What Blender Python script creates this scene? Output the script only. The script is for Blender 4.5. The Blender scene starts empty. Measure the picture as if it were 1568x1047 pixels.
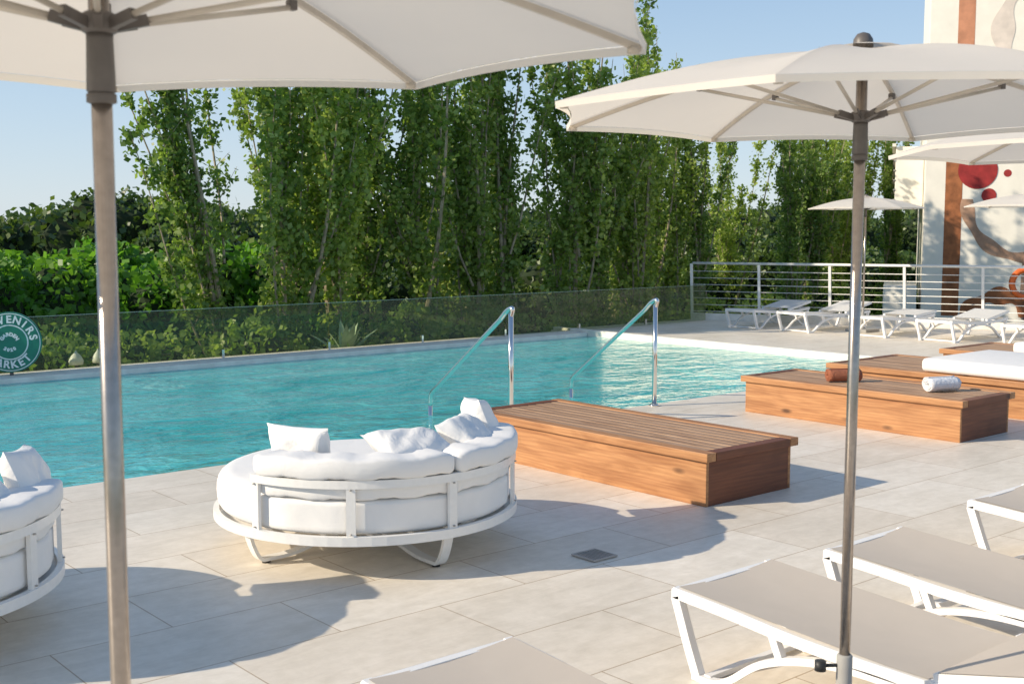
import bpy, bmesh, math, random
import numpy as np
from mathutils import Vector, Matrix
R=random.Random(7); rng=np.random.default_rng(5)
sc=bpy.context.scene; col=sc.collection
YAW=math.radians(40.5)
def C(x,y):   # survey coordinates (right, forward of the tripod) -> pool aligned world
    return (x*math.cos(YAW)+y*math.sin(YAW), -x*math.sin(YAW)+y*math.cos(YAW))

# ---------------------------------------------------------------- materials
def mat(name):
    m=bpy.data.materials.new(name); m.use_nodes=True
    nt=m.node_tree; nt.nodes.clear()
    out=nt.nodes.new('ShaderNodeOutputMaterial')
    return m,nt,out
def N(nt,t,**k):
    n=nt.nodes.new('ShaderNode'+t)
    for a,b in k.items(): setattr(n,a,b)
    return n
def setv(n,**k):
    for a,b in k.items():
        a=a.replace('_',' ')
        n.inputs[a].default_value=b
    return n
def col4(c): return (c[0],c[1],c[2],1)
def ramp(nt,fac,stops):
    r=N(nt,'ValToRGB'); e=r.color_ramp.elements
    while len(e)<len(stops): e.new(.5)
    for i,(p,c) in enumerate(stops):
        e[i].position=p; e[i].color=col4(c)
    nt.links.new(fac,r.inputs[0]); return r.outputs[0]
def pos(nt,scale=(1,1,1),obj=False,rot=(0,0,0)):
    mp=N(nt,'Mapping'); mp.inputs['Scale'].default_value=scale; mp.inputs['Rotation'].default_value=rot
    if obj:
        tc=N(nt,'TexCoord'); nt.links.new(tc.outputs['Object'],mp.inputs[0])
    else:
        g=N(nt,'NewGeometry'); nt.links.new(g.outputs['Position'],mp.inputs[0])
    return mp.outputs[0]
def noise(nt,vec,scale=5,detail=4,rough=.55,dist=0):
    n=N(nt,'TexNoise'); nt.links.new(vec,n.inputs['Vector'])
    n.inputs['Scale'].default_value=scale; n.inputs['Detail'].default_value=detail
    n.inputs['Roughness'].default_value=rough; n.inputs['Distortion'].default_value=dist
    return n.outputs['Fac']
def mix(nt,f,a,b,mode='MIX'):
    m=N(nt,'MixRGB',blend_type=mode)
    for i,v in enumerate((f,a,b)):
        if isinstance(v,(int,float)): m.inputs[i].default_value=v
        elif isinstance(v,tuple): m.inputs[i].default_value=col4(v)
        else: nt.links.new(v,m.inputs[i])
    return m.outputs[0]
def bump(nt,h,strength=.2,dist=.01,normal=None):
    b=N(nt,'Bump'); b.inputs['Strength'].default_value=strength; b.inputs['Distance'].default_value=dist
    nt.links.new(h,b.inputs['Height'])
    if normal: nt.links.new(normal,b.inputs['Normal'])
    return b.outputs[0]
def simple(name,c,rough=.5,metal=0,nscale=8,var=.12,bmp=.1,bdist=.003,obj=True,spec=.5):
    m,nt,out=mat(name); p=N(nt,'BsdfPrincipled')
    v=pos(nt,obj=obj); n=noise(nt,v,nscale,5)
    d=tuple(max(0,x*(1-var)) for x in c); u=tuple(min(1,x*(1+var)) for x in c)
    nt.links.new(ramp(nt,n,[(.3,d),(.7,u)]),p.inputs['Base Color'])
    p.inputs['Roughness'].default_value=rough; p.inputs['Metallic'].default_value=metal
    p.inputs['Specular IOR Level'].default_value=spec
    if bmp: nt.links.new(bump(nt,n,bmp,bdist),p.inputs['Normal'])
    nt.links.new(p.outputs[0],out.inputs[0]); return m

def m_deck():
    m,nt,out=mat('porcelain_deck_tiles'); p=N(nt,'BsdfPrincipled')
    v=pos(nt)
    br=N(nt,'TexBrick'); nt.links.new(v,br.inputs['Vector'])
    br.offset=.5
    setv(br,Scale=1.0,Mortar_Size=.003,Mortar_Smooth=.1,Bias=0.0,Brick_Width=1.04,Row_Height=.52)
    br.inputs['Color1'].default_value=(.88,.79,.67,1); br.inputs['Color2'].default_value=(.96,.885,.775,1)
    br.inputs['Mortar'].default_value=(.54,.41,.28,1)
    n1=noise(nt,v,1.3,6,.6,.4); n2=noise(nt,v,14,6,.7); n3=noise(nt,pos(nt,(1,3,1)),3.5,5,.65,.8)
    c=mix(nt,.7,br.outputs['Color'],ramp(nt,n1,[(.3,(.84,.83,.80)),(.65,(1,1,1))]),'MULTIPLY')
    c=mix(nt,.7,c,ramp(nt,n2,[(.35,(.87,.86,.83)),(.65,(1,1,1))]),'MULTIPLY')
    c=mix(nt,.65,c,ramp(nt,n3,[(.35,(.86,.85,.83)),(.6,(1,1,1))]),'MULTIPLY')
    nt.links.new(c,p.inputs['Base Color'])
    nt.links.new(ramp(nt,n1,[(.2,(.42,)*3),(.8,(.62,)*3)]),p.inputs['Roughness'])
    b=bump(nt,n2,.2,.002); inv=N(nt,'Invert'); nt.links.new(br.outputs['Fac'],inv.inputs['Color'])
    b=bump(nt,inv.outputs[0],.6,.003,b)
    nt.links.new(b,p.inputs['Normal']); nt.links.new(p.outputs[0],out.inputs[0]); return m
def m_water():
    m,nt,out=mat('pool_water')
    v=pos(nt,(1,1.6,1)); n0=noise(nt,pos(nt,(.35,.8,1)),1,3,.5,.8); n1=noise(nt,v,1.6,3,.5,.6); n2=noise(nt,v,6,3,.55,.4); n3=noise(nt,v,17,2,.5)
    b=bump(nt,n1,.6,.12); b=bump(nt,n2,.65,.035,b); b=bump(nt,n3,.4,.008,b)
    tr=N(nt,'BsdfTransparent'); tr.inputs[0].default_value=(.90,1,.99,1)
    df=N(nt,'BsdfDiffuse'); nt.links.new(ramp(nt,mix(nt,.5,n0,n1),[(.36,(.09,.74,.72)),(.62,(.30,1,.95))]),df.inputs[0]); nt.links.new(b,df.inputs['Normal'])
    mb=N(nt,'MixShader'); mb.inputs[0].default_value=.45; nt.links.new(tr.outputs[0],mb.inputs[1]); nt.links.new(df.outputs[0],mb.inputs[2])
    gl=N(nt,'BsdfGlossy'); gl.inputs['Roughness'].default_value=.03; nt.links.new(b,gl.inputs['Normal'])
    gl.inputs['Color'].default_value=(.98,.98,.96,1)
    fr=N(nt,'Fresnel'); fr.inputs['IOR'].default_value=1.15; nt.links.new(b,fr.inputs['Normal'])
    ms=N(nt,'MixShader'); nt.links.new(fr.outputs[0],ms.inputs[0]); nt.links.new(mb.outputs[0],ms.inputs[1]); nt.links.new(gl.outputs[0],ms.inputs[2])
    nt.links.new(ms.outputs[0],out.inputs[0]); return m
def m_poolfloor(name,a,b_,warp=.3):
    m,nt,out=mat(name); p=N(nt,'BsdfPrincipled')
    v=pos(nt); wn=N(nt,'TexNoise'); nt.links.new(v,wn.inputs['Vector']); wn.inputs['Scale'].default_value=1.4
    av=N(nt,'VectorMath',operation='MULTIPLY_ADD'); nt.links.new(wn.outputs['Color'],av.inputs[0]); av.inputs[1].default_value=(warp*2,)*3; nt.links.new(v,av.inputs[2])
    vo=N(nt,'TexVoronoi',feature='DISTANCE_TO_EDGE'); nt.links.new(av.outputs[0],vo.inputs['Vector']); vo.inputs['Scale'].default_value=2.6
    n=noise(nt,v,.35,3,.5)
    n2=noise(nt,av.outputs[0],3,4,.6)
    base=mix(nt,n,a,b_)
    base=mix(nt,1,base,ramp(nt,n2,[(.35,(.5,.72,.74)),(.65,(1.0,1.0,1.0))]),'MULTIPLY')
    ca=ramp(nt,vo.outputs['Distance'],[(0,(1,1,1)),(.12,(0,0,0))])  # wave-light web of the ripples, painted into the floor colour
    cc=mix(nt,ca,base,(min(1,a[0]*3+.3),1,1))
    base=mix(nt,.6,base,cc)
    nt.links.new(base,p.inputs['Base Color']); p.inputs['Roughness'].default_value=.8
    nt.links.new(p.outputs[0],out.inputs[0]); return m
def m_wood(name,c1,c2,axis='y',knots=True,rough=.55):
    m,nt,out=mat(name); p=N(nt,'BsdfPrincipled')
    s={'y':(22,1.1,22),'x':(1.1,22,22)}[axis]
    v=pos(nt,s); s2={'y':(5,1.0,5),'x':(1.0,5,5)}[axis]
    n=noise(nt,v,1.0,6,.65,1.2); n0=noise(nt,pos(nt,s2),1.3,3,.5,2.0)
    w=N(nt,'TexWave'); w.wave_type='BANDS'; nt.links.new(pos(nt,{'y':(1,.12,1.3),'x':(.12,1,1.3)}[axis]),w.inputs['Vector'])
    w.bands_direction='Z' ; setv(w,Scale=9.0,Distortion=9.0,Detail=3.0,Detail_Scale=1.4)
    c=ramp(nt,n,[(.25,c1),(.75,c2)])
    c=mix(nt,.2,c,ramp(nt,w.outputs['Fac'],[(0,tuple(x*.62 for x in c1)),(1,c2)]))
    c=mix(nt,.65,c,ramp(nt,n0,[(.3,(.60,.49,.40)),(.6,(1,1,1))]),'MULTIPLY')
    if knots:
        vo=N(nt,'TexVoronoi'); nt.links.new(pos(nt,{'y':(3,1.3,3.4),'x':(1.3,3,3.4)}[axis]),vo.inputs['Vector']); vo.inputs['Scale'].default_value=1.5
        c=mix(nt,ramp(nt,vo.outputs['Distance'],[(.05,(1,1,1)),(.14,(0,0,0))]),c,tuple(x*.3 for x in c1))
    nt.links.new(c,p.inputs['Base Color']); p.inputs['Roughness'].default_value=rough
    nt.links.new(bump(nt,n,.35,.003),p.inputs['Normal'])
    nt.links.new(p.outputs[0],out.inputs[0]); return m
def m_fabric(name,c,transl=.0,rough=.9,wr=.25,wscale=5):
    m,nt,out=mat(name); v=pos(nt,obj=True)
    d=N(nt,'BsdfPrincipled'); setv(d,Roughness=rough); d.inputs['Specular IOR Level'].default_value=.15
    n=noise(nt,v,wscale,4,.6,.8); w=noise(nt,v,350,2)
    nt.links.new(ramp(nt,n,[(.25,tuple(x*.95 for x in c)),(.75,c)]),d.inputs['Base Color'])
    b=bump(nt,n,wr,.02); b=bump(nt,w,.15,.001,b); nt.links.new(b,d.inputs['Normal'])
    last=d.outputs[0]
    if transl:
        t=N(nt,'BsdfTranslucent'); t.inputs[0].default_value=(c[0],c[1]*.95,c[2]*.88,1)
        ms=N(nt,'MixShader'); ms.inputs[0].default_value=transl
        nt.links.new(last,ms.inputs[1]); nt.links.new(t.outputs[0],ms.inputs[2]); last=ms.outputs[0]
    nt.links.new(last,out.inputs[0]); return m
def m_leaf(name,dark,mid,lit,tr=.45,vr=(.8,1.2)):
    m,nt,out=mat(name)
    at=N(nt,'Attribute',attribute_name='lv')
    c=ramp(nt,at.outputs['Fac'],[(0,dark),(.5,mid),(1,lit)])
    oi=N(nt,'ObjectInfo'); hs=N(nt,'HueSaturation')
    mr=N(nt,'MapRange'); nt.links.new(oi.outputs['Random'],mr.inputs[0]); mr.inputs[3].default_value=vr[0]; mr.inputs[4].default_value=vr[1]
    nt.links.new(mr.outputs[0],hs.inputs['Value']); nt.links.new(c,hs.inputs['Color'])
    m3=N(nt,'MapRange'); nt.links.new(oi.outputs['Random'],m3.inputs[0]); m3.inputs[3].default_value=.515; m3.inputs[4].default_value=.485
    nt.links.new(m3.outputs[0],hs.inputs['Hue']); c=hs.outputs[0]
    p=N(nt,'BsdfPrincipled'); nt.links.new(c,p.inputs['Base Color']); setv(p,Roughness=.42); p.inputs['Specular IOR Level'].default_value=.5
    t=N(nt,'BsdfTranslucent'); nt.links.new(mix(nt,1,c,(1.5,1.6,.7),'MULTIPLY'),t.inputs[0])
    ms=N(nt,'MixShader'); ms.inputs[0].default_value=tr
    nt.links.new(p.outputs[0],ms.inputs[1]); nt.links.new(t.outputs[0],ms.inputs[2]); nt.links.new(ms.outputs[0],out.inputs[0]); return m
def m_glass(name,tint,refl=1.2):
    m,nt,out=mat(name)
    v=pos(nt); n=noise(nt,v,2,3)
    tr=N(nt,'BsdfTransparent'); nt.links.new(ramp(nt,n,[(.3,tuple(x*.95 for x in tint)),(.7,tint)]),tr.inputs[0])
    gl=N(nt,'BsdfGlossy'); gl.inputs['Roughness'].default_value=.02
    fr=N(nt,'Fresnel'); fr.inputs['IOR'].default_value=refl
    ms=N(nt,'MixShader'); nt.links.new(fr.outputs[0],ms.inputs[0]); nt.links.new(tr.outputs[0],ms.inputs[1]); nt.links.new(gl.outputs[0],ms.inputs[2])
    df=N(nt,'BsdfDiffuse'); df.inputs[0].default_value=(.50,.52,.36,1)
    m2=N(nt,'MixShader'); m2.inputs[0].default_value=.07
    nt.links.new(ms.outputs[0],m2.inputs[1]); nt.links.new(df.outputs[0],m2.inputs[2]); nt.links.new(m2.outputs[0],out.inputs[0]); return m

M={}
M['deck']=m_deck(); M['water']=m_water()
M['pfloor']=m_poolfloor('pool_floor',(.16,.90,.90),(.26,.97,.95))
M['pshelf']=m_poolfloor('pool_shelf',(.82,.92,.86),(.88,.94,.90))
M['coping']=simple('coping_stone',(.85,.80,.71),.6,nscale=6,obj=False)
M['wall']=simple('pool_wall_tile',(.10,.75,.80),.5,obj=False)
M['woodtop']=m_wood('weathered_deck_wood',(.32,.18,.10),(.56,.36,.22),knots=False,rough=.6)
M['woodside']=m_wood('oiled_pine_side',(.37,.155,.06),(.62,.32,.135))
M['woodend_shaded']=m_wood('oiled_pine_shaded_end',(.13,.04,.015),(.25,.08,.03),'x')  # same pine darkened: shade of the unlit ends put into the colour
M['fab']=m_fabric('white_cushion_fabric',(.90,.88,.85))
M['pil']=m_fabric('white_pillow_fabric',(.91,.89,.86),wr=.6,wscale=7)
M['canopy']=m_fabric('parasol_canvas',(.90,.86,.80),.42,wr=.12,wscale=3)
M['sling']=m_fabric('taupe_sling_mesh',(.62,.55,.475),wr=.05)
M['slingw']=m_fabric('white_sling_mesh',(.8,.8,.79),.2,wr=.05)
M['alu']=simple('white_powder_coated_aluminium',(.88,.86,.82),.35,nscale=30,var=.03,bmp=.02)
M['plas']=simple('white_resin',(.89,.88,.87),.38,nscale=20,var=.03,bmp=.03)
M['steel']=simple('brushed_steel_pole',(.42,.37,.33),.24,.95,nscale=60,var=.1,bmp=.03)
M['chrome']=simple('polished_steel',(.82,.79,.75),.14,1,nscale=10,var=.03,bmp=.0)
M['hub']=simple('grey_brown_plastic',(.13,.115,.105),.45,nscale=30)
M['rib']=simple('beige_rib',(.60,.54,.46),.4,.2)
M['dark']=simple('dark_metal_and_gap_shade',(.03,.03,.03),.5)
M['grate']=simple('grey_grate_metal',(.46,.43,.39),.45,.3)
M['conc']=simple('grey_concrete',(.35,.34,.32),.8,nscale=12,bmp=.3)
M['cream']=simple('cream_render_wall',(.92,.87,.77),.85,nscale=3,var=.05,bmp=.2,obj=False)
M['mbrown']=simple('mural_brown',(.36,.13,.05),.8,nscale=6,var=.35,obj=False)
M['mred']=simple('mural_red',(.35,.03,.03),.8,nscale=6,var=.2,obj=False)
M['mtaupe']=simple('mural_taupe',(.50,.30,.20),.8,nscale=4,var=.3,obj=False)
M['mpale']=simple('mural_pale',(.78,.68,.60),.8,nscale=4,var=.12,obj=False)
M['mterra']=simple('mural_terracotta',(.58,.26,.15),.8,nscale=4,var=.2,obj=False)
M['brownT']=m_fabric('brown_towel',(.38,.14,.08),wr=.8,wscale=25)
M['whiteT']=m_fabric('white_towel',(.86,.86,.88),wr=.8,wscale=25)
M['glass']=m_glass('tinted_fence_glass',(.84,.87,.76))
M['gedge']=simple('polished_glass_edge',(.34,.42,.34),.2,nscale=20,bmp=0)
M['green']=simple('sign_green',(.01,.20,.13),.4)
M['white']=simple('sign_white',(.85,.85,.83),.5)
M['orange']=simple('lifebuoy_orange',(.8,.16,.03),.4)
M['soil']=simple('grass_and_soil',(.13,.15,.05),.95,nscale=1.2,var=.5,bmp=.5,bdist=.1,obj=False)
M['bark']=simple('pale_poplar_bark',(.34,.28,.20),.9,nscale=9,var=.35,bmp=.5,bdist=.02)
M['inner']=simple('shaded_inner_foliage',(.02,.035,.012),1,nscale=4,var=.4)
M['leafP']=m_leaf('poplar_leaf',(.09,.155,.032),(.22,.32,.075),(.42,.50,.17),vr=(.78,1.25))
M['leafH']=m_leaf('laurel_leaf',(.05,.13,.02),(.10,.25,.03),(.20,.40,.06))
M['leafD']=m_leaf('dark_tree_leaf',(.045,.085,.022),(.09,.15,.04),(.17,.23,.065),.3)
M['agave']=simple('agave_leaf',(.36,.46,.32),.5,nscale=6,var=.3)

# ---------------------------------------------------------------- mesh helpers
def obj_from(name,verts,faces,m,smooth=False,parent=None,loc=(0,0,0),mi=None):
    me=bpy.data.meshes.new(name); me.from_pydata([tuple(v) for v in verts],[],[tuple(f) for f in faces])
    for x in (m if isinstance(m,list) else [m]): me.materials.append(x)
    if mi is not None: me.polygons.foreach_set('material_index',mi)
    if smooth: me.polygons.foreach_set('use_smooth',[True]*len(me.polygons))
    me.update(); o=bpy.data.objects.new(name,me); o.location=loc; col.objects.link(o)
    if parent: o.parent=parent
    return o
def empty(name,loc=(0,0,0),rz=0):
    e=bpy.data.objects.new(name,None); e.location=loc; e.rotation_euler=(0,0,rz); e.empty_display_size=.2; col.objects.link(e); return e
class G:
    """collects primitives into a mesh with several materials"""
    def __init__(s): s.v=[]; s.f=[]; s.mi=[]; s.mats=[]; s.sm=[]
    def add(s,v,f,m,smooth=False):
        b=len(s.v); s.v+= [tuple(x) for x in v]; 
        if m not in s.mats: s.mats.append(m)
        i=s.mats.index(m)
        for q in f: s.f.append(tuple(b+x for x in q)); s.mi.append(i); s.sm.append(smooth)
    def box(s,x0,x1,y0,y1,z0,z1,m,bev=0):
        bm=bmesh.new(); bmesh.ops.create_cube(bm,size=1)
        for v in bm.verts: v.co=Vector(((x0+x1)/2+v.co.x*(x1-x0),(y0+y1)/2+v.co.y*(y1-y0),(z0+z1)/2+v.co.z*(z1-z0)))
        if bev: bmesh.ops.bevel(bm,geom=bm.edges[:],offset=bev,segments=2,affect='EDGES',profile=.6)
        bm.verts.index_update()
        s.add([v.co.copy() for v in bm.verts],[[v.index for v in f.verts] for f in bm.faces],m); bm.free()
    def tube(s,path,r,m,n=10,r2=None,cap=True):
        path=[Vector(p) for p in path]; L=len(path); vs=[];fs=[]
        up=Vector((0,0,1)); prev=None
        for i,p in enumerate(path):
            t=(path[min(i+1,L-1)]-path[max(i-1,0)]).normalized()
            if prev is None:
                a=t.cross(up if abs(t.z)<.95 else Vector((1,0,0))).normalized()
            else: a=(prev-t*prev.dot(t)).normalized()
            prev=a; b=t.cross(a)
            rr=r if r2 is None else r+(r2-r)*i/(L-1)
            for k in range(n):
                an=2*math.pi*k/n; vs.append(p+(a*math.cos(an)+b*math.sin(an))*rr)
        for i in range(L-1):
            for k in range(n): fs.append((i*n+k,i*n+(k+1)%n,(i+1)*n+(k+1)%n,(i+1)*n+k))
        if cap: fs+= [tuple(range(n))[::-1],tuple((L-1)*n+k for k in range(n))]
        s.add(vs,fs,m,True)
    def bar(s,path,side,w,h,m,closed=False,smooth=False):
        """rectangular section swept along path; side = constant lateral vector or list; w lateral, h normal"""
        path=[Vector(p) for p in path]; L=len(path); vs=[];fs=[]
        for i,p in enumerate(path):
            if closed: t=(path[(i+1)%L]-path[(i-1)%L]).normalized()
            else: t=(path[min(i+1,L-1)]-path[max(i-1,0)]).normalized()
            sd=Vector(side[i]) if isinstance(side,list) else Vector(side)
            sd=(sd-t*sd.dot(t)).normalized(); nn=t.cross(sd)
            for a,b in ((-1,-1),(1,-1),(1,1),(-1,1)): vs.append(p+sd*a*w/2+nn*b*h/2)
        for i in range(L if closed else L-1):
            j=(i+1)%L
            for k in range(4): fs.append((i*4+k,i*4+(k+1)%4,j*4+(k+1)%4,j*4+k))
        if not closed: fs+=[(3,2,1,0),tuple((L-1)*4+k for k in range(4))]
        s.add(vs,fs,m,smooth)
    def lathe(s,prof,m,n=24,c=(0,0,0),smooth=True):
        vs=[];fs=[];L=len(prof)
        for r,z in prof:
            for k in range(n):
                a=2*math.pi*k/n; vs.append((c[0]+r*math.cos(a),c[1]+r*math.sin(a),c[2]+z))
        for i in range(L-1):
            for k in range(n): fs.append((i*n+k,i*n+(k+1)%n,(i+1)*n+(k+1)%n,(i+1)*n+k))
        fs+=[tuple(range(n))[::-1],tuple((L-1)*n+k for k in range(n))]
        s.add(vs,fs,m,smooth)
    def obj(s,name,parent=None,loc=(0,0,0),rz=0):
        o=obj_from(name,s.v,s.f,s.mats,parent=parent,loc=loc,mi=s.mi); o.rotation_euler=(0,0,rz)
        o.data.polygons.foreach_set('use_smooth',s.sm); o.data.update(); return o
def crom(pts,n=6):
    P=[Vector(p) for p in pts]; P=[P[0]*2-P[1]]+P+[P[-1]*2-P[-2]]; out=[]
    for i in range(1,len(P)-2):
        for k in range(n):
            t=k/n; a,b,c,d=P[i-1:i+3]
            out.append(.5*((2*b)+(c-a)*t+(2*a-5*b+4*c-d)*t*t+(3*b-a-3*c+d)*t**3))
    out.append(P[-2]); return out

# ---------------------------------------------------------------- ground, deck, pool
PX0,PX1,PY0,PY1=0.0,13.4,7.74,13.75
obj_from('ground',[(-300,-300,-1),(600,-300,-1),(600,600,-1),(-300,600,-1)],[(0,1,2,3)],M['soil'])
g=G()
def quad(a,b,c,d,z=0): g.add([(*a,z),(*b,z),(*c,z),(*d,z)],[(0,1,2,3)],M['deck'])
quad((-12,-9),(27.4,-9),(20.1,PY0),(-12,PY0))
quad((PX1,PY0),(20.1,PY0),(17.0,14.66),(PX1,14.66))
quad((-12,PY0),(PX0,PY0),(PX0,14.35),(-12,14.35))
g.add([(27.4,-9,0),(20.1,PY0,0),(17,14.66,0),(PX1,14.66,0),(PX1,14.35,0),(-12,14.35,0),(27.4,-9,-1),(20.1,PY0,-1),(17,14.66,-1),(PX1,14.66,-1),(PX1,14.35,-1),(-12,14.35,-1)],
  [(i,i+1,i+7,i+6) for i in range(5)],M['coping'])
g.obj('pool_deck_pavement')
g=G()
D=-.75
g.add([(PX0,PY0,D),(PX1,PY0,D),(PX1,12.6,D),(PX0,12.6,D)],[(0,1,2,3)],M['pfloor'])
g.add([(PX0,12.6,-.12),(PX1,12.6,-.12),(PX1,PY1,-.08),(PX0,PY1,-.08)],[(0,1,2,3)],M['pshelf'])
g.add([(PX0,PY0,D),(PX1,PY0,D),(PX1,PY0,-.001),(PX0,PY0,-.001)],[(0,1,2,3)],M['pfloor'])
g.add([(PX0,12.6,D),(PX1,12.6,D),(PX1,12.6,-.12),(PX0,12.6,-.12)],[(0,1,2,3)],M['pfloor'])
for x in (PX0,PX1): g.add([(x,PY0,D),(x,PY1,D),(x,PY1,-.001),(x,PY0,-.001)],[(0,1,2,3)],M['wall'])
for i in range(3): g.box(6.3,8.6,PY0+.003,PY0+.32*(i+1),D+.002,-.2*(i+1)+.001*i,M['pfloor'],.004)
g.box(PX0,PX1-.03,PY1,14.33,-.9,.012,M['coping'],.006)
g.box(PX1-.02,PX1+.10,PY0+.05,14.6,-.2,.055,M['coping'],.008)
g.obj('swimming_pool_basin')
obj_from('pool_water',[(PX0,PY0,-.045),(PX1-.02,PY0,-.045),(PX1-.02,PY1,-.045),(PX0,PY1,-.045)],[(0,1,2,3)],M['water'])

# ---------------------------------------------------------------- glass fence
GY=14.18; f=empty('glass_fence',(0,GY,0)); x=-1.0; i=0
while x<16.6:
    w=1.62
    x1=min(x+w,17.0)
    g=G(); g.box(x+.006,x1-.006,-.006,.006,.02,.665,M['glass'],.002); g.box(x+.006,x1-.006,-.0055,.0055,.667,.673,M['gedge']); g.obj('glass_panel_%d'%i,f)
    g=G(); g.box(x-.018,x+.018,-.022,.022,.013,.12,M['chrome'],.004); g.obj('clamp_%d'%i,f)
    x+=w; i+=1

# ---------------------------------------------------------------- handrails
def handrail(X,Y):
    e=empty('pool_handrail',(X,Y,0)); g=G()
    g.tube([(0,0,-.02),(0,0,.98)],.023,M['chrome'],14)
    g.tube(crom([(0,-.0,.95),(0,-.02,1.02),(0,.05,1.0),(0,.14,.92)],5)+[Vector((0,1.05,.24))]+crom([(0,1.12,.19),(0,1.16,.14),(0,1.17,.05)],4),.021,M['chrome'],14)
    g.tube([(0,1.17,.06),(0,1.17,-.74)],.02,M['chrome'],12)
    g.lathe([(.055,.003),(.055,.012),(.03,.02)],M['chrome'],18); g.obj('rail',e)
handrail(6.53,7.66); handrail(8.35,7.66)

# ---------------------------------------------------------------- wooden platforms
def platform(X0,X1,Y0,Y1,H=.34,mattress=None):
    e=empty('wooden_sunbed_platform',(X0,Y0,0)); W=X1-X0; L=Y1-Y0
    g=G(); i=.035
    g.box(i,i+.025,i,L-i,.0,H-.05,M['woodside'],.003); g.box(W-i-.025,W-i,i,L-i,0,H-.05,M['woodside'],.003)
    g.box(i+.025,W-i-.025,i+.001,i+.026,0,H-.052,M['woodend_shaded'],.003); g.box(i+.025,W-i-.025,L-i-.026,L-i-.001,0,H-.052,M['woodend_shaded'],.003)
    g.obj('base_box',e)
    g=G(); n=9; bw=.085
    g.box(0,bw,0,L,H-.055,H,M['woodside'],.006); g.box(W-bw,W,0,L,H-.055,H,M['woodside'],.006)
    g.box(bw+.003,W-bw-.003,0.0,bw,H-.055,H-.001,M['woodend_shaded'],.006); g.box(bw+.003,W-bw-.003,L-bw,L,H-.055,H-.001,M['woodend_shaded'],.006)
    g.obj('edge_boards',e)
    g=G(); iw=W-2*bw-.012; sw=iw/n
    for k in range(n):
        x=bw+.006+k*sw; g.box(x+.005,x+sw-.005,bw+.006,L-bw-.006,H-.035,H-.004-.002*R.random(),M['woodtop'],.004)
    for yy in (L*.33,L*.66): g.box(bw,W-bw,yy,yy+.06,H-.06,H-.036,M['woodend_shaded'])
    g.box(bw,W-bw,bw,L-bw,H-.1,H-.09,M['dark'])  # dark sheet standing in for the shade in the slat gaps
    g.obj('slats',e)
    if mattress:
        a,b=mattress; g=G()
        bm=bmesh.new(); bmesh.ops.create_cube(bm,size=1)
        for v in bm.verts: v.co=Vector((W/2+v.co.x*(W-.02),(a+b)/2+v.co.y*(b-a),H+.07+v.co.z*.13))
        bmesh.ops.bevel(bm,geom=bm.edges[:],offset=.045,segments=5,affect='EDGES',profile=.5); bm.verts.index_update()
        g.add([v.co.copy() for v in bm.verts],[[v.index for v in q.verts] for q in bm.faces],M['fab'],True); bm.free()
        g.obj('mattress',e)
    return e
platform(5.47,6.39,4.58,6.90)
platform(8.70,9.56,4.69,6.90)
platform(10.20,11.5,4.75,7.0,mattress=(.05,1.2))
platform(12.4,13.6,4.4,7.0,mattress=(.05,1.75))

def towel(name,x,y,z,ang,r,L,m):
    e=empty(name,(x,y,z),ang); g=G(); vs=[];fs=[]; n=70; turns=3.2
    pr=[]
    for k in range(n):
        t=k/(n-1); a=t*turns*2*math.pi; rr=r*(.18+.82*t)+.002*math.sin(9*a); pr.append((rr*math.cos(a),r+rr*math.sin(a)*.92))
    for (u,w) in pr:
        for s_ in (0,.12,.5,.88,1): vs.append(((s_-.5)*L+R.uniform(-.004,.004),u,w+R.uniform(-.002,.002)))
    for k in range(n-1):
        for j in range(4): fs.append((k*5+j,k*5+j+1,k*5+j+6,k*5+j+5))
    g.add(vs,fs,m,True); o=g.obj('roll',e); md=o.modifiers.new('s','SOLIDIFY'); md.thickness=.009
towel('rolled_brown_towel',9.05,6.02,.34,math.radians(-35),.058,.30,M['brownT'])
towel('rolled_white_towel',9.14,5.12,.34,math.radians(-20),.062,.30,M['whiteT'])

# ---------------------------------------------------------------- round daybeds
def pillow(parent,loc,rot,w=.42,h=.30,t=.07,name='pillow'):
    n=18; vs=[];fs=[]; ph=R.uniform(0,6)
    for sgn in (1,-1):
        for i in range(n+1):
            for j in range(n+1):
                a=-1+2*i/n; b=-1+2*j/n
                th=t*((1-a**4)*(1-b**4))**.55*(1+.13*math.sin(5*a+2*b+ph)*math.cos(4*b+ph)+.06*math.sin(11*a-7*b+ph))
                k=1-.09*(1-b*b)*abs(a)**3; k2=1-.09*(1-a*a)*abs(b)**3
                vs.append((a*w/2*k,b*h/2*k2,sgn*th))
    m=(n+1)**2
    for s_ in (0,1):
        for i in range(n):
            for j in range(n):
                q=[s_*m+i*(n+1)+j,s_*m+(i+1)*(n+1)+j,s_*m+(i+1)*(n+1)+j+1,s_*m+i*(n+1)+j+1]
                fs.append(q if s_==0 else q[::-1])
    o=obj_from(name,vs,fs,M['pil'],True,parent,loc); o.rotation_euler=rot
    return o
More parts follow.
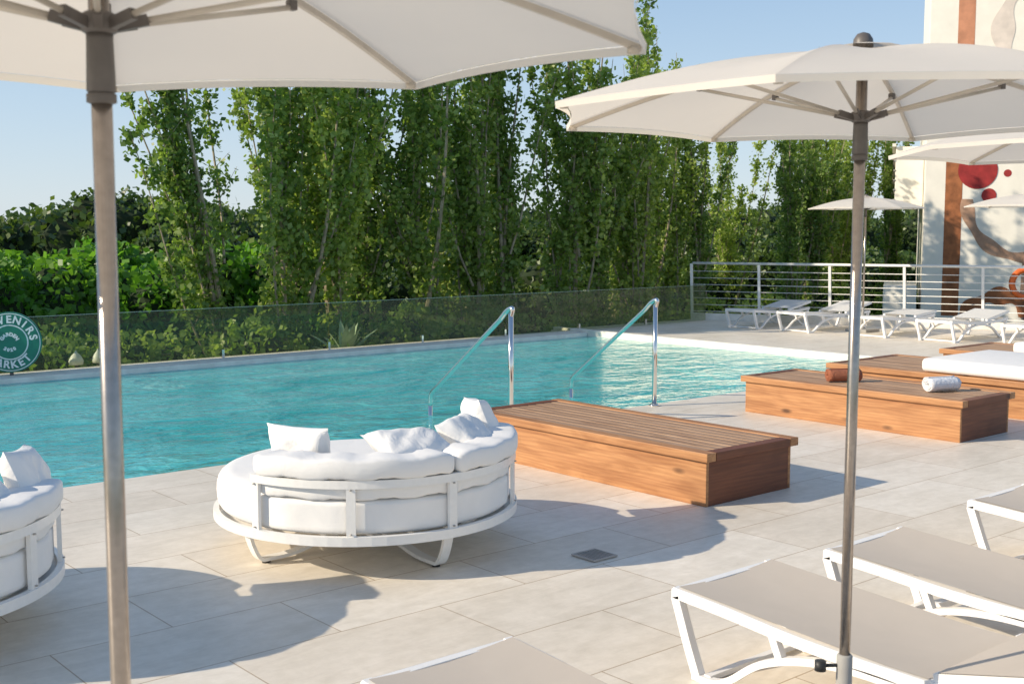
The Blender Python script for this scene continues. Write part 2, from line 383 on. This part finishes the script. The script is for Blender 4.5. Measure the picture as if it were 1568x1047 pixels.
def arc_cushion(g,a0,a1,r0,r1,z0,z1,m,n=28,e=.35,endr=.05):
    """rounded section swept along an arc (degrees), rounded ends"""
    vs=[];fs=[];K=20; cr=(r0+r1)/2; cz=(z0+z1)/2; hr=(r1-r0)/2; hz=(z1-z0)/2
    da=math.degrees(endr/cr)
    sl=[]
    for i in range(6):
        t=i/6; sl.append((a0+da*(1-math.cos(t*math.pi/2)), .35+.65*math.sin(t*math.pi/2)))
    for i in range(n+1): sl.append((a0+da+(a1-a0-2*da)*i/n,1))
    for i in range(5,-1,-1):
        t=i/6; sl.append((a1-da*(1-math.cos(t*math.pi/2)), .35+.65*math.sin(t*math.pi/2)))
    for a,s_ in sl:
        ar=math.radians(a)
        for k in range(K):
            th=2*math.pi*k/K; cx=math.copysign(abs(math.cos(th))**e,math.cos(th)); sz=math.copysign(abs(math.sin(th))**e,math.sin(th))
            ew=1-(1-s_)*endr/max(hr,1e-3); eh=1-(1-s_)*endr/max(hz,1e-3)
            rr=cr+cx*hr*ew; z=cz+sz*hz*eh+.005*math.sin(a*.35)+.002*math.sin(a*1.1)
            vs.append((rr*math.cos(ar),rr*math.sin(ar),z))
    L=len(sl)
    for i in range(L-1):
        for k in range(K): fs.append((i*K+k,i*K+(k+1)%K,(i+1)*K+(k+1)%K,(i+1)*K+k))
    fs+=[tuple(range(K))[::-1],tuple((L-1)*K+k for k in range(K))]
    g.add(vs,fs,m,True)
def daybed(X,Y,rz,pillows=True):
    e=empty('round_outdoor_daybed',(X,Y,0),rz)   # open side +Y, back arc centred on -Y
    Rr=.80
    def arc(a0,a1,r,z,n=48): return [(r*math.cos(math.radians(a0+(a1-a0)*i/n)),r*math.sin(math.radians(a0+(a1-a0)*i/n)),z) for i in range(n+(a1-a0<360))]
    g=G()
    g.bar(arc(0,360,Rr,.215,72),(0,0,1),.045,.03,M['alu'],closed=True,smooth=False)
    g.bar(arc(0,360,Rr-.05,.20,72),(0,0,1),.02,.10,M['alu'],closed=True)
    B0,B1=204,357
    g.bar(arc(B0,B1,Rr-.005,.49),(0,0,1),.04,.028,M['alu'])
    for a in (206,243,280,325,355):
        ar=math.radians(a); c,s_=math.cos(ar),math.sin(ar)
        g.bar([((Rr-.004)*c,(Rr-.004)*s_,.22),((Rr-.004)*c,(Rr-.004)*s_,.49)],(-s_,c,0),.045,.02,M['alu'])
        for zz in (.25,.465): g.lathe([(.006,-.003),(.006,.003)],M['grate'],8,((Rr+.012)*c,(Rr+.012)*s_,zz))
    for k in range(-3,4):
        xx=k*.2; yy=math.sqrt(max(0,(Rr-.05)**2-xx*xx)); g.box(xx-.02,xx+.02,-yy,yy,.19,.208,M['alu'])
    g.obj('frame',e)
    g=G()
    for ang in (0,90):   # two crossing sled legs
        ca,sa=math.cos(math.radians(ang)-rz),math.sin(math.radians(ang)-rz)
        def T(u,w,z): return (u*ca-w*sa,u*sa+w*ca,z)
        P=[(-.73,.2),(-.70,.10),(-.66,.03),(-.60,.022),(-.45,.03),(-.2,.085),(0,.10+(.012 if ang else 0)),(.2,.085),(.45,.03),(.60,.022),(.66,.03),(.70,.10),(.73,.2)]
        g.bar(crom([T(u,0,z) for u,z in P],6),T(0,1,0),.055,.018,M['alu'])
        for u in (-.62,.62): q=T(u,0,0); g.lathe([(.022,0),(.022,.014)],M['dark'],12,q)
    g.obj('legs',e)
    pr=[]; r0=Rr-.03
    for t in range(0,13):
        a=-math.pi/2+math.pi*t/12; pr.append((r0-.07+.095*math.copysign(abs(math.cos(a))**.7,math.cos(a)),.335+.105*math.copysign(abs(math.sin(a))**.75,math.sin(a))))
    pr=[(.02,.235)]+[(.3,.232)]+pr+[(.5,.445),(.25,.45),(.02,.451)]
    gs=G(); gs.lathe(pr,M['fab'],72)
    for i,v in enumerate(gs.v):     # seat is held inside the frame behind the back rest
        a=math.degrees(math.atan2(v[1],v[0]))%360; r_=math.hypot(v[0],v[1])
        if 196<a<360 or a<6:
            k=min(1,(a-196)/10) if a>=196 else 1
            lim=.772-.006*math.sin(a*.31)
            zc=v[2]
            if zc>.34: zc=.34+(zc-.34)*(1-.35*k)
            if r_>lim: s_=1-(1-lim/r_)*k
            else: s_=1
            gs.v[i]=(v[0]*s_,v[1]*s_,zc if r_>.55 else v[2])
    gs.obj('seat_cushion',e)
    g=G()
    for a0,a1 in ((205,281),(281.8,357)):
        arc_cushion(g,a0,a1,Rr-.20,Rr-.020,.405,.50,M['fab'],endr=.03)
        arc_cushion(g,a0,a1,Rr-.19,Rr+.02,.508,.615,M['fab'],endr=.045)
    g.obj('back_cushions',e)
    if pillows:
        pillow(e,(-.45,-.24,.585),(math.radians(78),0,math.radians(-55+180)),.38,.27,.06)
        pillow(e,(.03,-.54,.615),(math.radians(18),.05,math.radians(8)),.44,.30,.055)
        pillow(e,(.44,-.36,.60),(math.radians(35),0,math.radians(45)),.40,.30,.07)
        pillow(e,(.68,-.04,.60),(math.radians(68),.1,math.radians(75)),.42,.32,.07)
    return e
daybed(3.49,5.30,math.radians(-12)); daybed(1.035,5.44,math.radians(-14))

# ---------------------------------------------------------------- parasols
def parasol(cx,cy,rim=2.03,rr=.95,rise=.185,off=17.5,lean=(0,0)):
    e=empty('parasol',(cx,cy,0)); off=math.radians(off)-YAW
    e.rotation_euler=(lean[0],lean[1],0)
    g=G(); vs=[];fs=[]; nf=12; ng=8
    def P(i,f,q):
        a0=off+i*math.pi/4; a1=a0+math.pi/4
        p=Vector((math.cos(a0),math.sin(a0),0))*(1-q)+Vector((math.cos(a1),math.sin(a1),0))*q
        bow=4*q*(1-q)
        p*=rr*f*(1-.03*bow*f*f)
        prof=(1-f)*rise+.035*math.sin(f*math.pi)
        z=rim+.008+prof-.016*bow*math.sin(f*math.pi*.9)+.012*bow*f**3
        return (p.x,p.y,z)
    for i in range(8):
        b=len(vs)
        for a in range(nf+1):
            for q in range(ng+1): vs.append(P(i,max(.02,a/nf),q/ng))
        for a in range(nf):
            for q in range(ng): k=b+a*(ng+1)+q; fs.append((k,k+1,k+ng+2,k+ng+1))
        b2=len(vs)       # hem
        for q in range(ng+1):
            p=P(i,1,q/ng); vs.append((p[0]*1.003,p[1]*1.003,p[2])); vs.append((p[0]*1.001,p[1]*1.001,p[2]-.018))
        for q in range(ng): k=b2+2*q; fs.append((k,k+1,k+3,k+2))
    g.add(vs,fs,M['canopy'],True)
    vs=[(0,0,rim+rise+.028)]; fs=[]
    for i in range(8):
        a=off+i*math.pi/4; vs.append((.13*math.cos(a),.13*math.sin(a),rim+rise+.006))
    for i in range(8): fs.append((0,1+i,1+(i+1)%8))
    g.add(vs,fs,M['canopy'],False)
    g.obj('canopy',e)
    g=G()
    for i in range(8):
        a=off+i*math.pi/4; c,s_=math.cos(a),math.sin(a)
        rp=[]
        for k in range(0,11):
            f=.04+.95*k/10; rp.append((c*rr*f,s_*rr*f,rim+(1-f)*rise+.035*math.sin(f*math.pi)-.004))
        g.bar(rp,(-s_,c,0),.010,.012,M['rib'])
        f=.52; jp=(c*rr*f,s_*rr*f,rim+(1-f)*rise+.035-.022)
        g.tube([(c*.05,s_*.05,rim+.0),jp],.0055,M['rib'],8)
        g.box(jp[0]-.009,jp[0]+.009,jp[1]-.009,jp[1]+.009,jp[2]-.006,jp[2]+.014,M['hub'],.003)
        g.bar([(c*.02,s_*.02,rim-.008),(c*.075,s_*.075,rim+.006)],(-s_,c,0),.013,.018,M['hub'])
        tp=(c*rr*.975,s_*rr*.975,rim-.004); g.lathe([(.012,-.006),(.012,.006)],M['rib'],10,tp)
    g.obj('ribs',e)
    g=G()
    g.lathe([(.022,rim-.02),(.030,rim-.015),(.030,rim+.008),(.022,rim+.014)],M['hub'],20)
    g.lathe([(.019,rim-.115),(.023,rim-.11),(.021,rim-.03),(.021,rim-.02)],M['hub'],20)
    g.lathe([(.018,rim-.13),(.0235,rim-.128),(.0235,rim-.115),(.019,rim-.113)],M['hub'],20)
    g.lathe([(.026,rim+rise-.01),(.030,rim+rise+.015),(.028,rim+rise+.035),(.018,rim+rise+.05),(.004,rim+rise+.055)],M['hub'],16)
    g.obj('hub',e)
    g=G(); g.lathe([(.0165,.05),(.0165,rim+rise)],M['steel'],24); g.obj('pole',e)
    g=G(); g.lathe([(.024,.03),(.024,.40),(.020,.405)],M['conc'],20); g.tube([(0,0,.37),(-.06,.045,.37)],.006,M['dark'],8)
    g.lathe([(.018,.355),(.018,.385)],M['dark'],10,(-.06,.045,0)); g.box(-.2,.2,-.2,.2,0.002,.05,M['conc'],.01); g.lathe([(.05,.05),(.04,.07),(.025,.09)],M['conc'],16)
    g.obj('base',e)
    return e
parasol(3.043,1.995,lean=(0,.004)); parasol(.745,1.889); parasol(5.29,2.19); 
parasol(17.1,11.04); parasol(17.2,8.3)

# ---------------------------------------------------------------- sun loungers
def lounger(X,Y,rz,sl='sling',tilt=14,name='sun_lounger'):
    """foot end at origin, runs to -Y, width along +X"""
    e=empty(name,(X,Y,0),rz); W=.60; L=1.72; g=G()
    J=1.08
    for x in (.018,W-.018):
        rail=crom([(x,0,.315),(x,-.25,.30),(x,-.6,.272),(x,-1.0,.262),(x,-1.4,.265),(x,-L,.29)],6)
        g.bar(rail,(1,0,0),.034,.042,M['plas'])
        leg=[(x,-.01,.30),(x,-.07,.14),(x,-.12,.02)]
        g.bar(leg,(1,0,0),.036,.038,M['plas'])
        g.bar(crom([(x,-.10,.016),(x,-.20,.014),(x,-.28,.05),(x,-.42,.15),(x,-.62,.215),(x,-.85,.235),(x,-1.08,.215),(x,-1.28,.15),(x,-1.42,.05),(x,-1.50,.014),(x,-1.60,.016)],6),(1,0,0),.034,.026,M['plas'])
        g.bar([(x,-1.57,.02),(x,-1.64,.15),(x,-1.68,.28)],(1,0,0),.036,.038,M['plas'])
        g.bar([(x,-.5,.18),(x,-.46,.27)],(1,0,0),.03,.03,M['plas']); g.bar([(x,-1.15,.19),(x,-1.18,.26)],(1,0,0),.03,.03,M['plas'])
    g.bar([(0,-.012,.312),(W,-.012,.312)],(0,1,0),.034,.036,M['plas']); g.bar([(0,-J,.255),(W,-J,.255)],(0,1,0),.03,.03,M['plas'])
    g.bar([(0.02,-L,.29),(W-.02,-L,.29)],(0,1,0),.034,.036,M['plas']); g.bar([(0.02,-.16,.02),(W-.02,-.16,.02)],(0,1,0),.03,.02,M['plas'])
    g.obj('frame',e)
    g=G(); n=14; vs=[];fs=[]
    for i in range(n+1):
        y=.02+(J-.04)*i/n; z0=.336-.055*min(1,y/.9)**1.0
        if y>.9: z0=.281
        for j in range(7):
            q=j/6; vs.append((.012+(W-.024)*q,-y,z0+.006-.014*4*q*(1-q)))
    for i in range(n):
        for j in range(6): k=i*7+j; fs.append((k,k+1,k+8,k+7))
    g.add(vs,fs,M[sl],True); g.obj('sling',e)
    g=G(); t=math.radians(tilt); bl=L-J+.05
    def bp(x,s_,o=0): return (x,-J-s_*math.cos(t),.29+s_*math.sin(t)+o)
    for x in (.03,W-.03): g.bar([bp(x,0),bp(x,bl)],(1,0,0),.034,.036,M['plas'])
    g.bar([bp(.015,bl),bp(W-.015,bl)],(0,1,0),.036,.036,M['plas'])
    g.tube([bp(.1,bl*.6,-.01),(.1,-J-bl*.75,.24)],.012,M['plas'],8); g.tube([bp(W-.1,bl*.6,-.01),(W-.1,-J-bl*.75,.24)],.012,M['plas'],8)
    a=[bp(.015,.01,.022),bp(W-.015,.01,.022),bp(W-.015,bl,.022),bp(.015,bl,.022)]
    g.add(a,[(0,1,2,3)],M[sl]); g.obj('backrest',e)
    return e
lounger(1.90,2.93,0); lounger(3.32,2.94,0); lounger(4.22,2.88,0,tilt=8); lounger(5.56,2.95,0); lounger(6.5,2.95,0)
for k,(x,y) in enumerate(((16.0,12.42),(16.05,11.43),(16.2,10.1),(16.3,9.0),(16.4,7.7),(16.4,6.6))):
    lounger(x,y,math.radians(90+R.uniform(-4,4)),'slingw',tilt=R.choice([4,9,12]))

# ---------------------------------------------------------------- drain
e=empty('floor_drain_grate',(4.225,4.285,.003)); e.scale=(.78,.78,1); g=G()
g.box(-.105,.105,-.105,.105,.0,.003,M['dark']);  # flat dark plate in place of the shaded well under the bars
for (a,b,c,d) in ((-.11,.11,-.11,-.095),(-.11,.11,.095,.11),(-.11,-.095,-.095,.095),(.095,.11,-.095,.095)): g.box(a,b,c,d,.0005,.008,M['grate'])
for k in range(8): g.box(-.085+k*.023,-.074+k*.023,-.094,.094,.0035,.006,M['grate'])
g.obj('grate',e)

# ---------------------------------------------------------------- railing
e=empty('steel_railing'); g=G()
A=Vector((17.0,14.66,0)); B=Vector((20.1,7.74,0))
d=(B-A).normalized()
npost=12
side=Vector((-d.y,d.x,0))
for i in range(npost):
    p=A+d*(i*1.28)
    g.bar([p+Vector((0,0,.0)),p+d*(-.03)+Vector((0,0,1.05))],tuple(d),.045,.012,M['alu'])
    g.bar([p+side*.03,p+side*.03-d*.03+Vector((0,0,1.05))],tuple(d),.045,.012,M['alu'])
end=A+d*1.28*(npost-1)
g.tube([A+Vector((0,0,1.06)),end+Vector((0,0,1.06))],.024,M['alu'],10)
for k in range(7):
    z=.16+k*.125; g.tube([A+side*.015+Vector((0,0,z)),end+side*.015+Vector((0,0,z))],.0075,M['alu'],6)
g.bar([A+side*.02+Vector((0,0,.06)),end+side*.02+Vector((0,0,.06))],tuple(side),.16,.12,M['coping'])
g.obj('rails_and_posts',e)

# ---------------------------------------------------------------- mural building
bx,by=C(9.05,26.0); e=empty('mural_building',(bx,by,-1),-YAW-math.radians(18))   # local x to the right, local y away
g=G(); g.box(0,9,0,7,0,13,M['cream'],.02); g.box(-.62,-.01,.8,4,3.2,4.55,M['cream'],.02); g.box(-.7,-.62,.7,4,4.55,4.62,M['coping'])
for k in range(5): g.box(-.66,-.625,.78,3.9,3.35+k*.22,3.38+k*.22,M['grate'])
g.box(-.8,-.1,-.3,2,0,1.45,M['cream'],.02)
g.obj('walls',e)
def disc(x,z,r,m,n=40,y=-.004):
    g.add([(x+r*math.cos(2*math.pi*k/n),y,z+r*math.sin(2*math.pi*k/n)) for k in range(n)],[tuple(range(n))],m)
def ringsec(x,z,r0,r1,a0,a1,m,n=40,y=-.008,tw=0):
    v=[];f=[]
    for k in range(n+1):
        a=math.radians(a0+(a1-a0)*k/n); w_=(r1-r0)*tw*math.sin(k*.4)*.5; v+=[(x+(r0-w_)*math.cos(a),y,z+(r0-w_)*math.sin(a)),(x+(r1+w_)*math.cos(a),y,z+(r1+w_)*math.sin(a))]
    for k in range(n): f.append((2*k,2*k+1,2*k+3,2*k+2))
    g.add(v,f,m)
g=G()
g.add([(.43,-.004,.8),(.78,-.004,.8),(.78,-.004,4.9),(.43,-.004,4.9)],[(0,1,2,3)],M['mbrown'])
g.add([(.58,-.004,6.1),(.92,-.004,6.1),(.92,-.004,12),(.58,-.004,12)],[(0,1,2,3)],M['mterra'])
disc(1.08,3.96,.40,M['mred'],y=-.012); disc(1.68,3.89,.08,M['mred']); disc(1.86,4.28,.065,M['mred']); disc(1.32,3.42,.15,M['mred'],y=-.012)
ringsec(2.1,3.3,1.10,1.33,178,290,M['mtaupe'],tw=.3); ringsec(1.6,.55,.55,.85,20,160,M['mbrown'],y=-.012,tw=.4)
ringsec(2.9,6.9,1.25,1.6,120,240,M['mpale'],tw=.4)
g.add([(2.0,-.006,.8),(2.35,-.006,.8),(2.2,-.006,2.3),(2.05,-.006,2.2)],[(0,1,2,3)],M['mtaupe'])
disc(3.4,2.6,.6,M['mbrown']); g.obj('mural',e)

# ---------------------------------------------------------------- round sign, lifebuoy, garden lamps
sx,sy=4.36,14.02; e=empty('round_market_sign',(sx,sy,.40),math.radians(-30)); g=G()
def zdisc(r,y0,y1,m,n=56):
    v=[(r*math.cos(2*math.pi*k/n),y,r*math.sin(2*math.pi*k/n)) for y in (y0,y1) for k in range(n)]
    g.add(v,[tuple(range(n)),tuple(range(2*n-1,n-1,-1))]+[(k,(k+1)%n,n+(k+1)%n,n+k) for k in range(n)],m)
zdisc(.35,0,.02,M['green']); zdisc(.335,-.003,-.001,M['white']); zdisc(.325,-.006,-.004,M['green']); zdisc(.205,-.009,-.007,M['white']); zdisc(.19,-.012,-.010,M['green'])
g.box(-.02,.02,.021,.04,-.39,.3,M['hub']); g.obj('board',e)
def letters(txt,r,a0,a1,size,flip=False):
    for i,ch in enumerate(txt):
        a=math.radians(a0+(a1-a0)*(i/(max(1,len(txt)-1))))
        c=bpy.data.curves.new('letter','FONT'); c.body=ch; c.size=size; c.align_x='CENTER'; c.align_y='CENTER'; c.extrude=.001; c.offset=.004
        c.materials.append(M['white']); o=bpy.data.objects.new('letter_'+ch,c); col.objects.link(o); o.parent=e
        rot=(a-math.pi/2) if not flip else (a+math.pi/2)
        o.matrix_local=Matrix.Translation((r*math.cos(a),-.014,r*math.sin(a)))@Matrix.Rotation(-rot,4,'Y')@Matrix.Rotation(math.pi/2,4,'X')
letters('SOUVENIRS',.262,168,12,.12); letters('MARKET',.262,225,315,.12,True); letters('GARDEN',.09,150,30,.055); letters('2020',.09,235,305,.05,True)
lx,ly=C(9.0,20.6); e=empty('lifebuoy',(lx,ly,.75),-YAW); g=G()
n=36; g.bar([( .24*math.cos(2*math.pi*k/n),0,.24*math.sin(2*math.pi*k/n)) for k in range(n)],(0,1,0),.07,.09,M['orange'],closed=True,smooth=True)
g.obj('ring',e)
for X,Y,s_ in ((5.38,14.75,1.0),(5.68,14.8,.8)):
    e=empty('garden_lamp',(X,Y,-1)); g=G()
    g.lathe([(.02,0),(.02,1.0)],M['hub'],10); g.lathe([(.085*s_,1.0),(.09*s_,1.05),(.06*s_,1.11),(.02*s_,1.15),(.004,1.18)],M['white'],18); g.obj('lamp',e)

# ---------------------------------------------------------------- foliage
def leaves(centers,size,jit=.35,up=.0):
    n=len(centers); a=rng.normal(size=(n,3)); a[:,2]+=up; a/=np.linalg.norm(a,axis=1)[:,None]
    b=rng.normal(size=(n,3)); b-=a*(a*b).sum(1)[:,None]; b/=np.linalg.norm(b,axis=1)[:,None]
    s=(size*(1+jit*rng.uniform(-1,1,n)))[:,None]
    v=np.empty((n,4,3)); v[:,0]=centers-a*s*.5; v[:,1]=centers+b*s*.38; v[:,2]=centers+a*s*.5; v[:,3]=centers-b*s*.38
    return v.reshape(-1,3), np.arange(4*n).reshape(n,4)
def foliage_mesh(name,cent,size,mleaf,vals,extra=None,up=0.0):
    lv,lf=leaves(cent,size,up=up); V=[lv]; F=lf.tolist(); mi=[0]*len(F); val=np.repeat(vals,4); nb=len(lv)
    mats=[mleaf]
    if extra:
        ev=np.array([tuple(x) for x in extra.v]); V.append(ev); F+=[tuple(nb+i for i in q) for q in extra.f]
        mats+=extra.mats; mi+=[1+i for i in extra.mi]; val=np.concatenate([val,np.zeros(len(ev))])
    me=bpy.data.meshes.new(name); me.from_pydata(np.concatenate(V).tolist(),[],F)
    for m_ in mats: me.materials.append(m_)
    me.polygons.foreach_set('material_index',mi)
    at=me.attributes.new('lv','FLOAT','POINT'); at.data.foreach_set('value',val.astype(np.float32)); me.update(); return me
def poplar_mesh(i):
    H=7.6; g=G(); cents=[]; vals=[]
    ns=R.randint(10,13)
    for k in range(ns):
        az=R.uniform(0,2*math.pi); spread=R.uniform(.25,1.35) if k else .1; hh=H*R.uniform(.55,.96) if k else H
        b0=Vector((R.uniform(-.12,.12),R.uniform(-.12,.12),0 if k<3 else R.uniform(.2,2.4)))
        b0.z=min(b0.z,hh*.4)
        pts=[]; ph=R.uniform(0,6)
        for j in range(9):
            t=j/8; o=spread*(t**.8)
            pts.append(b0+Vector((math.cos(az)*o+.09*math.sin(ph+5*t),math.sin(az)*o+.09*math.cos(ph+4*t),(hh-b0.z)*t)))
        g.tube(pts,.05 if k<2 else .023,M['bark'],5,r2=.005,cap=False)
        P=crom(pts,5)
        cl=[R.random() for _ in range(7)]      # denser and barer stretches along each stem
        for q in range(84):
            t=R.uniform(.02,1)
            if R.random()>.5+.6*cl[int(t*6.99)]: continue
            p=P[int(t*(len(P)-1))]
            a2=R.uniform(0,6.28); ln=R.uniform(.14,.52)*(1.2-.7*t)
            tip=p+Vector((math.cos(a2)*ln*.65,math.sin(a2)*ln*.65,ln*R.uniform(.4,1.1)))
            if q%6==0: g.tube([p,tip],.007,M['bark'],3,r2=.003,cap=False)
            cv=R.uniform(0,1); nl=R.randint(8,18)
            for _ in range(nl):
                u=R.uniform(.1,1.1); c=p.lerp(tip,u)
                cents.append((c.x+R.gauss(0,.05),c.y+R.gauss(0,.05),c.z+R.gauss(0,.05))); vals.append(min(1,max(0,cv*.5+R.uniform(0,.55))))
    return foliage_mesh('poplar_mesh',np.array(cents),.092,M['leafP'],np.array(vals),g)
PM=[poplar_mesh(i) for i in range(6)]
def put(me,name,x,y,z,s,rz=None,parent=None,sz=None,tilt=0,tl=None):
    o=bpy.data.objects.new(name,me); o.location=(x,y,z); o.scale=(s,s,sz or s); o.rotation_euler=(R.uniform(-tilt,tilt),R.uniform(-tilt,tilt),R.uniform(0,6.28) if rz is None else rz); col.objects.link(o)
    if tl is not None: o.rotation_euler=(0,tl,0)
    if parent: o.parent=parent
    return o
# one line of poplars just beyond the fence: (position along the fence, height factor)
TR=[(8.45,1.0),(9.25,1.08),(10.4,1.12),(11.3,1.04),(12.2,1.1),(13.4,1.12),(14.2,1.03),(15.3,1.12),(16.4,1.02),(17.35,1.0),(18.6,.86),(19.4,.93),(20.2,.82),
    (22.2,.84),(23.2,.90),(24.3,.84),(25.4,.93),(26.5,.84),(27.6,.86)]
for k,(x,h) in enumerate(TR):
    put(PM[k%6],'poplar_tree',x,17.0+R.uniform(-.7,.6),-1,h,tilt=.04,tl=-.13 if k==0 else None)
    if k%4==2: put(PM[(k+2)%6],'poplar_tree',x+.5,19.0+R.uniform(-.3,.3),-1,h*.92,tilt=.05)
def bush_mesh(name,nl,size,mleaf,r=1.0,lumps=16,squash=.8,inner=True):
    cents=[];vals=[]; g=G()
    for k in range(lumps):
        a=R.uniform(0,6.28); rr=r*math.sqrt(R.random())*.75; z=R.uniform(.15,.95)*r*squash; lr=R.uniform(.26,.48)*r
        c=Vector((math.cos(a)*rr,math.sin(a)*rr,z))
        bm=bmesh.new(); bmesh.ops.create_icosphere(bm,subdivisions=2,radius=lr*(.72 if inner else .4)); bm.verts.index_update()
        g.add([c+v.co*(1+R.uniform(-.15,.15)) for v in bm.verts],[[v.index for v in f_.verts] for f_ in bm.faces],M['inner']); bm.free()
        cv=R.random()
        for _ in range(nl//lumps):
            d_=Vector((R.gauss(0,1),R.gauss(0,1),R.gauss(0,1))).normalized()*lr*R.uniform(.7,1.12)
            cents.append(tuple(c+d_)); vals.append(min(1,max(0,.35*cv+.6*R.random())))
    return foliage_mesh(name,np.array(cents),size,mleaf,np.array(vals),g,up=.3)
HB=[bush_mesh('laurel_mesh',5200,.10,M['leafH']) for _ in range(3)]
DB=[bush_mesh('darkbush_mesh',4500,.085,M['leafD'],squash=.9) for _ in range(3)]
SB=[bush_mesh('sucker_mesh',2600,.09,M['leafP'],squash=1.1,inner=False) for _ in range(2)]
h=empty('laurel_hedge')
x=-3
while x<11.5:
    for yy in (19.5,21.0,22.6):
        s=R.uniform(1.35,1.75); zt=R.uniform(1.15,1.62)
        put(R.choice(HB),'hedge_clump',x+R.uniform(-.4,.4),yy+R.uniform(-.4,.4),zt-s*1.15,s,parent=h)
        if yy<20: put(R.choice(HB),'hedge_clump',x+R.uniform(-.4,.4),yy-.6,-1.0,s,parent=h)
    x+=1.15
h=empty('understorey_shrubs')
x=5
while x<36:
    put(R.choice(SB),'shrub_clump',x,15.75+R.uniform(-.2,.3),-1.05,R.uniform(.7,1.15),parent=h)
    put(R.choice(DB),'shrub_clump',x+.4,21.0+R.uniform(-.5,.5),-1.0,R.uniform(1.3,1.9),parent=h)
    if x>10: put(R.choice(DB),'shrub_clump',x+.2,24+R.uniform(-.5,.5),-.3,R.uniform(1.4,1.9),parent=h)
    x+=.95
h=empty('background_trees')
for k in range(120):
    X=-15+k*.88+R.uniform(-.5,.5); Y=38+R.uniform(-3,4); s=R.uniform(2.0,3.2)
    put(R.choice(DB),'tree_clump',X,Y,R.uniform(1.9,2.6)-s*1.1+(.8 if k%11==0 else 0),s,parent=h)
# agave behind the glass
ax,ay=C(-2.05,17.0); e=empty('agave_plant',(ax,14.95,-.25)); g=G()
for k in range(18):
    a=k*2.4; ln=R.uniform(.5,.8); el=R.uniform(.4,1.25); v=[];f_=[]
    for j in range(7):
        t=j/6; w=.055*math.sin(math.pi*(.18+.82*t))*1.2; r_=ln*t*math.cos(el); z=ln*t*math.sin(el)-.12*t*t
        c=Vector((math.cos(a)*r_,math.sin(a)*r_,z)); s_=Vector((-math.sin(a),math.cos(a),0))*w
        v+=[c-s_,c+Vector((0,0,-.015)),c+s_]
    for j in range(6): f_+=[(3*j,3*j+1,3*j+4,3*j+3),(3*j+1,3*j+2,3*j+5,3*j+4)]
    g.add(v,f_,M['agave'],True)
g.obj('leaves',e)

# ---------------------------------------------------------------- light
EL=math.radians(26); sd=Vector((-.907,.42,0)).normalized()
w=bpy.data.worlds.new('World'); sc.world=w; w.use_nodes=True; nt=w.node_tree
bg=nt.nodes['Background']; sk=nt.nodes.new('ShaderNodeTexSky'); sk.sky_type='NISHITA'; sk.sun_disc=False
sk.sun_elevation=EL; sk.sun_rotation=math.atan2(sd.x,sd.y)%(2*math.pi); sk.air_density=1.0; sk.dust_density=.4; sk.ozone_density=2.0
# clear pale summer haze blended over the physical sky
tc=N(nt,'TexCoord'); sx_=N(nt,'SeparateXYZ'); nt.links.new(tc.outputs['Generated'],sx_.inputs[0])
haze=ramp(nt,sx_.outputs[2],[(0,(.68,.78,.87)),(.10,(.54,.69,.85)),(.25,(.33,.51,.75)),(.7,(.14,.25,.46))])
k_=N(nt,'VectorMath',operation='SCALE'); nt.links.new(haze,k_.inputs[0]); k_.inputs['Scale'].default_value=1/.15
nt.links.new(mix(nt,.8,sk.outputs[0],k_.outputs[0]),bg.inputs[0]); bg.inputs[1].default_value=.15
l=bpy.data.lights.new('sun','SUN'); l.energy=5; l.angle=math.radians(.5); l.color=(1,.875,.69)
lo=bpy.data.objects.new('sun',l); col.objects.link(lo)
dirv=-Vector((sd.x*math.cos(EL),sd.y*math.cos(EL),math.sin(EL))); lo.rotation_euler=dirv.to_track_quat('-Z','Y').to_euler(); lo.location=(-20,10,15)

cam=bpy.data.cameras.new('camera'); cam.sensor_width=36; cam.lens=1800/1568*36; cam.clip_end=2000
cam.dof.use_dof=True; cam.dof.focus_distance=8.0; cam.dof.aperture_fstop=8
co=bpy.data.objects.new('camera',cam); co.location=(0,0,1.7); co.rotation_euler=(math.radians(90)-math.atan(173/1800),0,-YAW); col.objects.link(co)
sc.camera=co
sc.view_settings.view_transform='Standard'; sc.view_settings.look='None'; sc.view_settings.exposure=0
